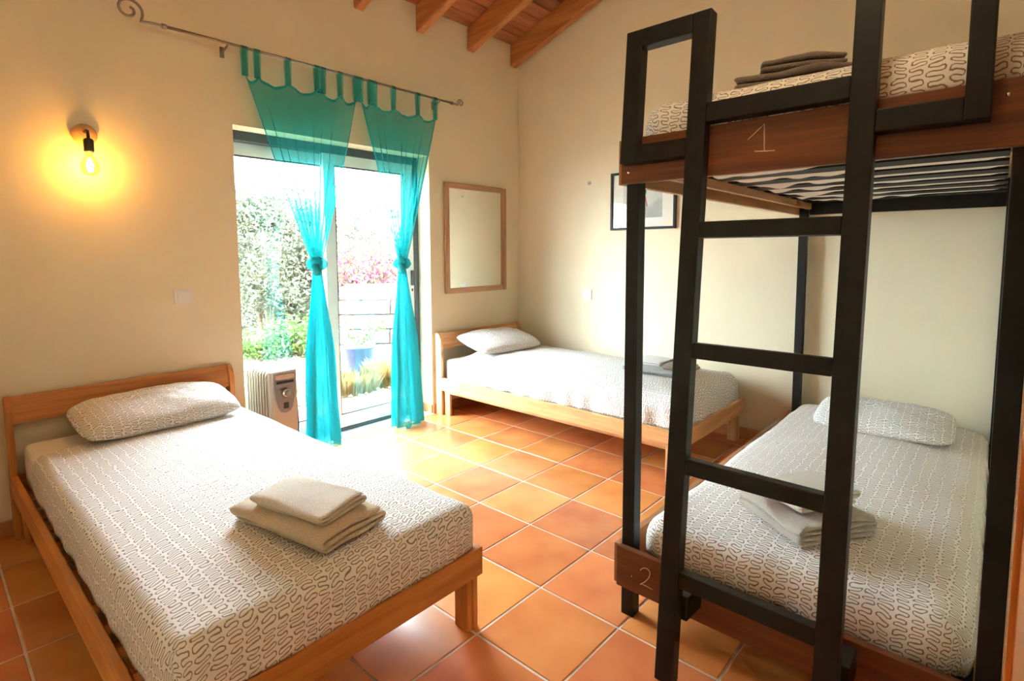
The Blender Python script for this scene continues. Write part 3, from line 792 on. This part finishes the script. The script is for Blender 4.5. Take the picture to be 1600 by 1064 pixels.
def curtain(label, xs_tabs, kx, kz, bot, seed, wL, wR):
    c = thing('curtain', (0, RY, 0), label, 'curtain', group='knotted turquoise curtains')
    x0, x1 = xs_tabs[0], xs_tabs[-1]; ztop = RZ - 0.135
    # cloth panel from the tabs to the knot
    n, m_ = 150, 46; vs_, uv, f = [], [], []
    for j in range(m_ + 1):
        v = j / m_
        for i in range(n + 1):
            u = i / n
            xt = x0 + (x1 - x0) * u
            # scallop between tabs
            dr = 0.0
            for a, b_ in zip(xs_tabs, xs_tabs[1:]):
                if a <= xt <= b_ and b_ - a > 0.05:
                    q = (xt - a) / (b_ - a); dr = 0.045 * max(0.0, math.sin(PI * q)) ** 0.7
            zt = ztop - dr * 1.0
            z = zt + (kz + 0.02 - zt) * v
            half = 0.030
            xb = kx - half + 2 * half * u
            ease = v ** 1.06
            x = xt + (xb - xt) * ease
            env = 0.25 + 0.75 * v
            ph = 2 * PI * (u * 9 + 0.45 * fbm(u * 5, v * 0.5, seed)) + seed
            amp = 0.020 * env * (1 - 0.25 * v)
            y = amp * math.sin(ph) + 0.012 * fbm(u * 9, v * 2, seed + 5)
            x += 0.0125 * min(1, v * 3 + 0.25) * (1 - 0.35 * v) * math.cos(ph)
            vs_.append((x, y, z)); uv.append((u * 1.2, v * 1.2))
    for j in range(m_):
        for i in range(n):
            a = j * (n + 1) + i; f.append((a, a + 1, a + n + 2, a + n + 1))
    from_data('panel', vs_, f, CURT, c, True, uv)
    for nm, ia, ib in (('side_hem', 0, 3), ('side_hem', n - 3, n)):
        sv, sf = [], []
        for j in range(m_ + 1):
            for i in range(ia, ib + 1):
                p = vs_[j * (n + 1) + i]; sv.append((p[0], p[1] - 0.003, p[2]))
        wn_ = ib - ia + 1
        for j in range(m_):
            for i in range(wn_ - 1): a = j * wn_ + i; sf.append((a, a + 1, a + wn_ + 1, a + wn_))
        from_data(nm, sv, sf, CURTH, c, True, [(0, 0)] * len(sv))
    # hem along the scalloped top
    hv, hf = [], []
    for i in range(n + 1):
        p = vs_[i]; hv += [(p[0], p[1] - 0.002, p[2] + 0.003), (p[0], p[1] - 0.002, p[2] - 0.014)]
    for i in range(n): hf.append((2 * i, 2 * i + 1, 2 * i + 3, 2 * i + 2))
    from_data('hem', hv, hf, CURTH, c, True, [(0, 0)] * len(hv))
    # tabs looped over the rod
    for t_ in xs_tabs:
        tw = 0.036; tv, tf = [], []
        path = [(-0.004, ztop - 0.02)] + [(-0.011, RZ - 0.02)] + [(0.011 * -math.cos(a), RZ + 0.011 * math.sin(a)) for a in (0, PI / 4, PI / 2, 3 * PI / 4, PI)] + [(0.011, RZ - 0.02), (0.004, ztop - 0.02)]
        for (py, pz) in path:
            for s in (-1, 1): tv.append((t_ + s * tw / 2, py, pz))
        for k in range(len(path) - 1): tf.append((2 * k, 2 * k + 1, 2 * k + 3, 2 * k + 2))
        from_data('tab', tv, tf, CURT, c, True, [(0, 0)] * len(tv))
    # knot: a thick trefoil of cloth
    pts = []
    for k in range(60):
        a = 2 * PI * k / 60
        q = Vector((math.sin(a) + 2 * math.sin(2 * a), math.cos(a) - 2 * math.cos(2 * a), -math.sin(3 * a)))
        pts.append((kx + q.x * 0.0150, q.z * 0.020, kz - 0.01 + q.y * 0.0155))
    rads = [0.023 + 0.005 * fbm(k * 0.6, seed, 0) for k in range(60)]
    kn = tube('knot', pts, rads, CURTT, c, 12, True); kn.data.uv_layers.new(name='UVMap')
    # tail hanging below the knot
    n2, m2 = 84, 40; vs2, f2, uv2 = [], [], []
    for j in range(m2 + 1):
        v = j / m2; z = kz - 0.03 + (bot[1] - (kz - 0.03)) * v
        cx = kx + (bot[0] - kx) * v ** 0.8
        rx = 0.026 + (wL - 0.026) * min(1, v * 2.2) ** 0.8 + (wR - wL) * v ** 1.5
        ry = rx * 0.55
        for i in range(n2):
            a = 2 * PI * i / n2
            k_ = 1 + (0.14 + 0.22 * min(1, v * 3)) * math.sin(8 * a + seed + 1.2 * fbm(v * 2, a, seed)) + 0.12 * fbm(math.cos(a) * 2, math.sin(a) * 2, v * 3 + seed)
            zz = z + (0.012 * math.sin(3 * a + seed) if j == m2 else 0)
            vs2.append((cx + rx * k_ * math.cos(a), ry * k_ * math.sin(a), zz)); uv2.append((i / n2, v))
    for j in range(m2):
        for i in range(n2):
            a = j * n2 + i; b_ = j * n2 + (i + 1) % n2; f2.append((a, b_, b_ + n2, a + n2))
    from_data('tail', vs2, f2, CURTT, c, True, uv2)
    return c
curtain('wide knotted turquoise curtain beside the oil heater', [-2.442, -2.372, -2.19, -2.005, -1.965, -1.845, -1.728], -2.047, 1.222, (-2.040, 0.030), 1.0, 0.062, 0.098)
curtain('knotted turquoise curtain nearest the mirror', [-1.695, -1.620, -1.585, -1.430, -1.215, -1.050], -1.385, 1.214, (-1.360, 0.012), 4.2, 0.070, 0.105)

# ------------------------------------------------------------------ wall lamps
def wall_lamp(loc, rz, label):
    l = thing('wall_lamp', loc, label, 'lamp', rz)
    lathe('back_plate', [(0.0001, -0.001), (0.048, -0.001), (0.050, -0.006), (0.050, -0.020), (0.046, -0.024), (0.0001, -0.024)], PINE2['x'], l, 36, 'y')
    tube('arm', [(0, -0.022, 0.012), (0, -0.055, 0.014), (0, -0.080, 0.008), (0, -0.090, -0.012), (0, -0.090, -0.030)], 0.007, HEATB, l, 10)
    lathe('socket', [(0.0001, -0.026), (0.014, -0.028), (0.021, -0.036), (0.021, -0.088), (0.017, -0.092), (0.0001, -0.092)], HEATB, l, 20, 'z', (0, -0.090, 0))
    bulb = lathe('bulb', [(0.013, -0.092), (0.014, -0.105), (0.022, -0.120), (0.034, -0.140), (0.040, -0.160), (0.036, -0.182), (0.022, -0.198), (0.0001, -0.203)], BULBG, l, 24, 'z', (0, -0.090, 0))
    bm = bmesh.new(); bmesh.ops.create_icosphere(bm, subdivisions=2, radius=0.015, matrix=Matrix.Translation((0, -0.090, -0.152)))
    from_bm('filament', bm, FILAMENT, bulb, True)
    return l
wall_lamp((-3.180, 0, 1.862), 0, 'lit bare bulb wall lamp on a round wooden plate above the foreground bed')
# added warm fill light: an invented glowing globe, hung out of view above the frame
fill_obj = thing('fill_globe', (-2.80, -2.90, 2.65), 'added glowing globe for warm fill light, hung out of view from the rafters', 'lamp')
FILL_GLOW = bpy.data.materials.new('fill_glow'); FILL_GLOW.use_nodes = True; FILL_GLOW.node_tree.nodes.clear()
_o = node(FILL_GLOW.node_tree, 'ShaderNodeOutputMaterial'); _e = node(FILL_GLOW.node_tree, 'ShaderNodeEmission')
_e.inputs['Color'].default_value = (1.0, 0.78, 0.46, 1); _e.inputs['Strength'].default_value = FILL_STRENGTH
FILL_GLOW.node_tree.links.new(_e.outputs[0], _o.inputs[0])
lathe('fill_shade', [(0.03, 0.148)] + [(0.152 * math.sin(a * PI / 12) * (1 + 0.012 * (a % 2)), 0.152 * math.cos(a * PI / 12)) for a in range(1, 12)] + [(0.03, -0.148)], FILL_GLOW, fill_obj, 28)
tube('cord', [(0, 0, 0.15), (0, 0, zc(-2.9) - 2.65)], 0.004, HEATB, fill_obj, 8)
lathe('ceiling_cap', [(0.03, zc(-2.9) - 2.65 - 0.04), (0.05, zc(-2.9) - 2.65 - 0.015), (0.05, zc(-2.9) - 2.65)], HEATB, fill_obj, 20)

# ------------------------------------------------------------------ mirror, picture, switch, socket, hook
mir = thing('wall_mirror', (-0.556, 0, 1.403), 'rectangular wall mirror in a light wooden frame beside the garden door', 'mirror')
mw, mh, fw = 0.357, 0.447, 0.044
box('frame_side', (-mw, -0.030, -mh), (-mw + fw, -0.001, mh), MIRW['z'], mir, 0.010, 3); box('frame_side', (mw - fw, -0.030, -mh), (mw, -0.001, mh), MIRW['z'], mir, 0.010, 3)
box('frame_side', (-mw + fw, -0.029, mh - fw), (mw - fw, -0.001, mh), MIRW['x'], mir, 0.010, 3); box('frame_side', (-mw + fw, -0.029, -mh), (mw - fw, -0.001, -mh + fw), MIRW['x'], mir, 0.010, 3)
box('mirror_glass', (-mw + fw - 0.005, -0.012, -mh + fw - 0.005), (mw - fw + 0.005, -0.006, mh - fw + 0.005), MIRROR, mir, 0)

pic = thing('framed_picture', (0, -1.268, 1.683), 'black framed picture on the wall behind the bunk post', 'picture')
pw, ph_ = 0.275, 0.223
for nm, lo, hi in (('frame_side', (-0.025, -pw, -ph_), (-0.001, -pw + 0.018, ph_)), ('frame_side', (-0.025, pw - 0.018, -ph_), (-0.001, pw, ph_)),
                   ('frame_side', (-0.025, -pw + 0.018, ph_ - 0.018), (-0.001, pw - 0.018, ph_)), ('frame_side', (-0.025, -pw + 0.018, -ph_), (-0.001, pw - 0.018, -ph_ + 0.018))):
    box(nm, lo, hi, BLACK, pic, 0.002)
box('mat_board', (-0.012, -pw + 0.016, -ph_ + 0.016), (-0.004, pw - 0.016, ph_ - 0.016), SHEET, pic, 0)
m, nt, b = new_mat('photo_print')
tc = node(nt, 'ShaderNodeTexCoord')
sp = node(nt, 'ShaderNodeSeparateXYZ'); nt.links.new(tc.outputs['Object'], sp.inputs[0])
nz = node(nt, 'ShaderNodeTexNoise'); nz.inputs['Scale'].default_value = 9; nz.inputs['Detail'].default_value = 4; nt.links.new(tc.outputs['Object'], nz.inputs['Vector'])
sub = node(nt, 'ShaderNodeMath', operation='MULTIPLY_ADD'); sub.inputs[1].default_value = 0.35; nt.links.new(nz.outputs['Fac'], sub.inputs[0]); nt.links.new(sp.outputs['Z'], sub.inputs[2])
nt.links.new(ramp(nt, sub.outputs[0], [(0.0, (0.36, 0.36, 0.37)), (0.10, (0.42, 0.42, 0.42)), (0.16, (0.60, 0.59, 0.58)), (0.35, (0.70, 0.68, 0.67))]), b.inputs['Base Color'])
PRINT = m
box('print', (-0.0135, -0.165, -0.135), (-0.0121, 0.165, 0.150), PRINT, pic, 0)
FIGG = plain('print_dark_green', (0.12, 0.16, 0.10), rough=0.8, noise_amt=0.4, nscale=40); FIGR = plain('print_rust', (0.42, 0.16, 0.13), rough=0.8)
def fig(name, poly, mat):
    prism(name, poly, -0.0150, -0.0137, mat, pic, 'yz')
fig('print_figure', [(0.03, 0.14), (-0.03, 0.14), (-0.035, 0.06), (-0.02, 0.02), (-0.005, 0.04), (0.01, 0.01), (0.02, 0.03), (0.025, 0.07)], FIGG)
fig('print_figure', [(-0.018, 0.022), (-0.028, 0.03), (-0.045, -0.05), (-0.036, -0.055)], FIGR)
from_data('picture_glass', [(-0.017, -pw + 0.017, -ph_ + 0.017), (-0.017, pw - 0.017, -ph_ + 0.017), (-0.017, pw - 0.017, ph_ - 0.017), (-0.017, -pw + 0.017, ph_ - 0.017)], [(0, 1, 2, 3)], PICG, pic)

def wall_plate(name, loc, rz, label, cat):
    s = thing(name, loc, label, cat, rz)
    box('plate', (-0.043, -0.012, -0.043), (0.043, -0.0005, 0.043), PLASTICW, s, 0.004, 3)
    box('rocker', (-0.029, -0.017, -0.029), (0.029, -0.0125, 0.029), PLASTICW, s, 0.003, 2)
    return s
wall_plate('light_switch', (-2.794, 0, 1.055), 0, 'white square light switch between the lamp and garden door', 'switch')
wall_plate('wall_socket', (0, -0.765, 0.932), -PI / 2, 'white square wall plate above the corner bed', 'socket')
hk = thing('wall_hook', (0, -0.776, 1.854), 'tiny cream wall hook beside the picture', 'hook')
lathe('hook_base', [(0.0001, -0.001), (0.016, -0.001), (0.016, -0.006), (0.0001, -0.008)], PLASTICW, hk, 18, 'x')
tube('hook_arm', [(-0.006, 0, 0), (-0.018, 0, -0.002), (-0.022, 0, 0.010)], 0.004, PLASTICW, hk, 8)

# ------------------------------------------------------------------ oil heater
ht = thing('oil_heater', (-2.337, -0.195, 0), 'cream oil filled radiator heater with a grey control panel', 'heater')
hw_ = 0.076
for k in range(8):
    y = 0.075 + k * 0.038
    prof = []
    zb, zt_, w_ = 0.075, 0.590, hw_
    for (sx, sz, a0) in ((1, 1, 0), (-1, 1, PI / 2), (-1, -1, PI), (1, -1, 3 * PI / 2)):
        for q in range(5):
            a = a0 + q * PI / 8; r_ = 0.035
            prof.append((sx * (w_ - r_) + r_ * math.cos(a), (zt_ - r_ if sz > 0 else zb + r_) + r_ * math.sin(a)))
    prism('fin', prof, y, y + 0.024, HEATW, ht, 'xz', bevel=0.004)
tube('oil_pipe', [(0, 0.07, 0.54), (0, 0.36, 0.54)], 0.018, HEATW, ht, 12); tube('oil_pipe', [(0, 0.07, 0.13), (0, 0.36, 0.13)], 0.018, HEATW, ht, 12)
bm = bmesh.new(); bm_box(bm, (-hw_, 0.0, 0.06), (hw_, 0.066, 0.595), 0.016, 3); hous = from_bm('control_housing', bm, HEATW, ht)
pp = [(-0.066, 0.578), (0.066, 0.578), (0.066, 0.50), (0.060, 0.44), (0.044, 0.375), (0.030, 0.350), (0, 0.340), (-0.030, 0.350), (-0.044, 0.375), (-0.060, 0.44), (-0.066, 0.50)]
prism('control_panel', pp, -0.006, 0.001, HEATG, hous, 'xz', bevel=0.002)
lathe('dial', [(0.027, -0.006), (0.026, -0.016), (0.022, -0.022), (0.0001, -0.022)], CHROME, hous, 24, 'y', (0.004, 0, 0.462))
lathe('dial', [(0.018, -0.02), (0.017, -0.034), (0.0001, -0.034)], HEATG, hous, 20, 'y', (0.004, 0, 0.462))
box('rocker_switch', (-0.014, -0.012, 0.368), (0.016, -0.006, 0.405), HEATB, hous, 0.003)
box('grip_slot', (-0.052, -0.009, 0.520), (0.052, -0.0055, 0.536), HEATB, hous, 0.003)
box('badge', (-0.060, -0.008, 0.545), (0.060, -0.0055, 0.574), CHROME, hous, 0.001)
for y in (0.05, 0.32): tube('foot_bar', [(-0.13, y, 0.035), (0.13, y, 0.035)], 0.012, HEATB, ht, 10)
for x in (-0.13, 0.13):
    for y in (0.05, 0.32): lathe('wheel', [(0.0001, -0.010), (0.030, -0.010), (0.034, -0.006), (0.034, 0.006), (0.030, 0.010), (0.0001, 0.010)], HEATB, ht, 18, 'x', (x, y, 0.0345))
tube('power_cord', [(0.077, 0.05, 0.45), (0.090, 0.045, 0.40), (0.094, 0.04, 0.25), (0.086, 0.03, 0.20), (0.10, 0.02, 0.10), (0.16, 0.03, 0.012), (0.28, 0.10, 0.010)], 0.006, HEATB, ht, 8)

# ------------------------------------------------------------------ garden
gnd = struct(box('ground', (-14, 0.30, -0.20), (16, 30, -0.060), GROUND, bevel=0), 'sandy garden ground outside the door')
pat = struct(box('patio', (-3.6, 0.30, -0.06), (2.2, 1.02, -0.043), GROUT, bevel=0), 'terracotta patio outside the garden door')
floor_tiles(-3.4, 1.8, 0.302, 1.015, GX + 0.1, 0.325, -0.03, PATIO, pat)

def add_leaf(V, F, TI, p, size, up=0.3, tint=None, slim=0.4):
    d = Vector((random.gauss(0, 1), random.gauss(0, 1), random.gauss(up, 0.7))).normalized()
    s = d.orthogonal().normalized(); s.rotate(Matrix.Rotation(random.uniform(0, 2 * PI), 3, d))
    a = p; l = size * random.uniform(0.7, 1.3); w = l * slim
    n0 = len(V)
    nrm = d.cross(s)
    V += [a, a + d * l * 0.5 + s * w * 0.5 + nrm * w * .12, a + d * l, a + d * l * 0.5 - s * w * 0.5 + nrm * w * .12]
    F.append((n0, n0 + 1, n0 + 2, n0 + 3))
    t_ = random.random() if tint is None else tint
    TI += [t_] * 4

def leaf_object(name, V, F, TI, mat, parent):
    me = bpy.data.meshes.new(name); me.from_pydata([tuple(v) for v in V], [], F); me.update()
    at = me.attributes.new('tint', 'FLOAT', 'POINT'); at.data.foreach_set('value', TI)
    o = link(name, me, mat, parent); o['kind'] = 'stuff'
    return o

def shrub(name, loc, rx, ry, h, n, size, mat, label, slim=0.4, stems=7, cat='shrub', z0=0.15, mat2=None, frac2=0.0, group=None):
    t = thing(name, loc, label, cat, group=group)
    bm = bmesh.new()
    cl = []
    for k in range(stems):
        a = random.uniform(0, 2 * PI); q = random.uniform(0.2, 0.75)
        top = Vector((rx * q * math.cos(a), ry * q * math.sin(a), h * random.uniform(0.55, 0.92)))
        mid = Vector((top.x * 0.4, top.y * 0.4, top.z * 0.5)) + Vector((random.uniform(-.05, .05), random.uniform(-.05, .05), 0))
        bm_tube(bm, [(top.x * .08, top.y * .08, 0), mid, top], [0.022 * h / 2 + .004, 0.015 * h / 2 + .003, 0.004], 6)
    from_bm('stems', bm, BARK, t, True)
    for k in range(max(14, int(h * 26))):
        a = random.uniform(0, 2 * PI); e = random.random(); rr_ = random.random() ** 0.4
        zz = h * (z0 + (1 - z0) * e)
        wz = math.sin(PI * min(1, (0.15 + 0.85 * e)) * 0.93 + 0.1) ** 0.6
        cl.append((Vector((rx * rr_ * wz * math.cos(a), ry * rr_ * wz * math.sin(a), zz)), random.uniform(0.07, 0.17) * max(rx, ry) + 0.04))
    V, F, TI, V2, F2, TI2 = [], [], [], [], [], []
    for k in range(n):
        c, r_ = random.choice(cl)
        p = c + Vector((random.gauss(0, r_), random.gauss(0, r_), random.gauss(0, r_)))
        if p.z < 0.02: p.z = abs(p.z) + 0.02
        if random.random() < frac2: add_leaf(V2, F2, TI2, p, size, slim=max(slim, .5))
        else: add_leaf(V, F, TI, p, size, slim=slim)
    leaf_object('leaves', V, F, TI, mat, t)
    if V2: leaf_object('flowers', V2, F2, TI2, mat2, t)
    return t
shrub('olive_bush', (-0.45, 4.35, -0.06), 0.80, 0.60, 2.05, 22000, 0.075, LEAF_OLIVE, 'tall grey green olive bush left of the garden view', slim=0.30, stems=12, cat='bush')
shrub('olive_bush', (0.50, 4.75, -0.06), 0.75, 0.55, 1.95, 20000, 0.075, LEAF_OLIVE, 'olive bush with rusty twigs behind the wide curtain', slim=0.30, stems=12, cat='bush', mat2=LEAF_RUST, frac2=0.35)
shrub('low_shrub', (-0.95, 3.50, -0.06), 0.30, 0.22, 0.36, 1600, 0.06, LEAF_GREEN, 'small bright green shrub under the olive bush, nearest the door jamb', stems=6)
shrub('low_shrub', (-0.44, 3.42, -0.06), 0.36, 0.25, 0.42, 2200, 0.06, LEAF_GREEN, 'bright green leafy shrub beside the wide curtain', stems=6)
shrub('bougainvillea', (0.75, 3.45, -0.06), 0.80, 0.35, 1.35, 6500, 0.05, LEAF_RUST, 'pink flowering bougainvillea above the garden wall', slim=0.6, stems=8, cat='shrub', z0=0.66, mat2=LEAF_PINK, frac2=0.28)
shrub('feathery_bush', (1.75, 5.6, -0.06), 1.3, 0.8, 1.9, 14000, 0.085, LEAF_RUST, 'brownish feathery bush behind the garden wall', slim=0.3, stems=10, cat='bush', mat2=LEAF_OLIVE, frac2=0.5)
shrub('hedge_tree', (-0.4, 7.8, -0.06), 1.6, 1.0, 2.4, 14000, 0.11, LEAF_OLIVE, 'grey green tree far behind the olive bush', slim=0.35, stems=10, cat='tree')

# terraced garden wall of long pale blocks
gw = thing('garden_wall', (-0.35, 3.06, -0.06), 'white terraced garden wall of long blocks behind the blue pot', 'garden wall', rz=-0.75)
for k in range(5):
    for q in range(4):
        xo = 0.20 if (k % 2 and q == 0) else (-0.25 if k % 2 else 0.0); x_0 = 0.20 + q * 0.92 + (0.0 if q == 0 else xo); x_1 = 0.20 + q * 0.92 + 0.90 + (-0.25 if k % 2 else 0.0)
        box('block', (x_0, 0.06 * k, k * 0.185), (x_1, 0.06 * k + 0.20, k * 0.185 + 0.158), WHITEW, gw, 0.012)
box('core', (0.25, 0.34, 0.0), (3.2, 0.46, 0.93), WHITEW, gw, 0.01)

# blue pot with a small plant
pt = thing('potted_plant', (-0.44, 2.02, -0.06), 'leafy young plant in a blue glazed pot on the gravel', 'potted plant')
lathe('pot', [(0.0001, 0.0), (0.118, 0.0), (0.124, 0.01), (0.165, 0.275), (0.178, 0.280), (0.180, 0.315), (0.170, 0.318), (0.160, 0.29), (0.0001, 0.285)], POTBLUE, pt, 32)
lathe('soil', [(0.158, 0.286), (0.150, 0.296), (0.0001, 0.300)], SOIL, pt, 24)
V, F, TI = [], [], []
bm = bmesh.new()
for k in range(7):
    a = random.uniform(0, 2 * PI) if k > 2 else (-0.7 + 0.3 * k); q = 0.16 if k > 2 else 0.27
    top = Vector((q * math.cos(a), q * math.sin(a), random.uniform(0.42, 0.60)))
    bm_tube(bm, [(0, 0, 0.28), (top.x * .35, top.y * .35, 0.40), top], [0.007, 0.005, 0.002], 6)
    for s in range(42):
        u = random.random() ** 0.6
        add_leaf(V, F, TI, Vector((top.x * u, top.y * u, 0.30 + (top.z - 0.30) * u)) + Vector([random.gauss(0, .022) for _ in range(3)]), 0.045, slim=0.55)
from_bm('stems', bm, BARK, pt, True); leaf_object('leaves', V, F, TI, LEAF_GREEN, pt)

def grass_clump(loc, r_, h, n, label):
    t = thing('grass_clump', loc, label, 'grass')
    V, F, TI = [], [], []
    for k in range(n):
        a = random.uniform(0, 2 * PI); q = r_ * math.sqrt(random.random())
        p = Vector((q * math.cos(a), q * 0.6 * math.sin(a), 0)); hh = h * random.uniform(0.5, 1.1)
        lean = Vector((math.cos(a), math.sin(a), 0)) * random.uniform(0, 0.6) * hh
        s = Vector((math.cos(a + 1.6), math.sin(a + 1.6), 0)) * 0.005
        n0 = len(V); V += [p - s, p + s, p + lean * 0.4 + Vector((0, 0, hh * 0.6)) + s * .6, p + lean + Vector((0, 0, hh)), p + lean * 0.4 + Vector((0, 0, hh * 0.6)) - s * .6]
        F.append((n0, n0 + 1, n0 + 2, n0 + 3, n0 + 4)); TI += [random.random()] * 5
    leaf_object('blades', V, F, TI, LEAF_GRASS, t)
grass_clump((-0.98, 1.30, -0.06), 0.28, 0.20, 1600, 'dry grass tuft at the patio edge, left of the blue pot')
grass_clump((-0.42, 1.30, -0.06), 0.34, 0.24, 2200, 'yellow green grass tuft at the patio edge by the narrow curtain')
grass_clump((-1.72, 1.50, -0.06), 0.25, 0.14, 900, 'thin dry grass tuft behind the heater')

# gravel strewn over the bed
gv, gf = [], []
for k in range(5000):
    x = random.uniform(-2.6, 1.2); y = random.uniform(1.1, 4.2); s = random.uniform(0.012, 0.032)
    n0 = len(gv); c = Vector((x, y, -0.06 + s * 0.35))
    for d in ((1, 0, 0), (0, 1, 0), (-1, 0, 0), (0, -1, 0), (0, 0, .8), (0, 0, -.8)):
        gv.append(c + Vector(d) * s * random.uniform(0.7, 1.2))
    for q in ((0, 1, 4), (1, 2, 4), (2, 3, 4), (3, 0, 4), (1, 0, 5), (2, 1, 5), (3, 2, 5), (0, 3, 5)): gf.append(tuple(n0 + a for a in q))
go = from_data('gravel', gv, gf, GRAVEL); tag(go, 'pale gravel strewn over the garden bed', 'gravel', None, 'stuff')
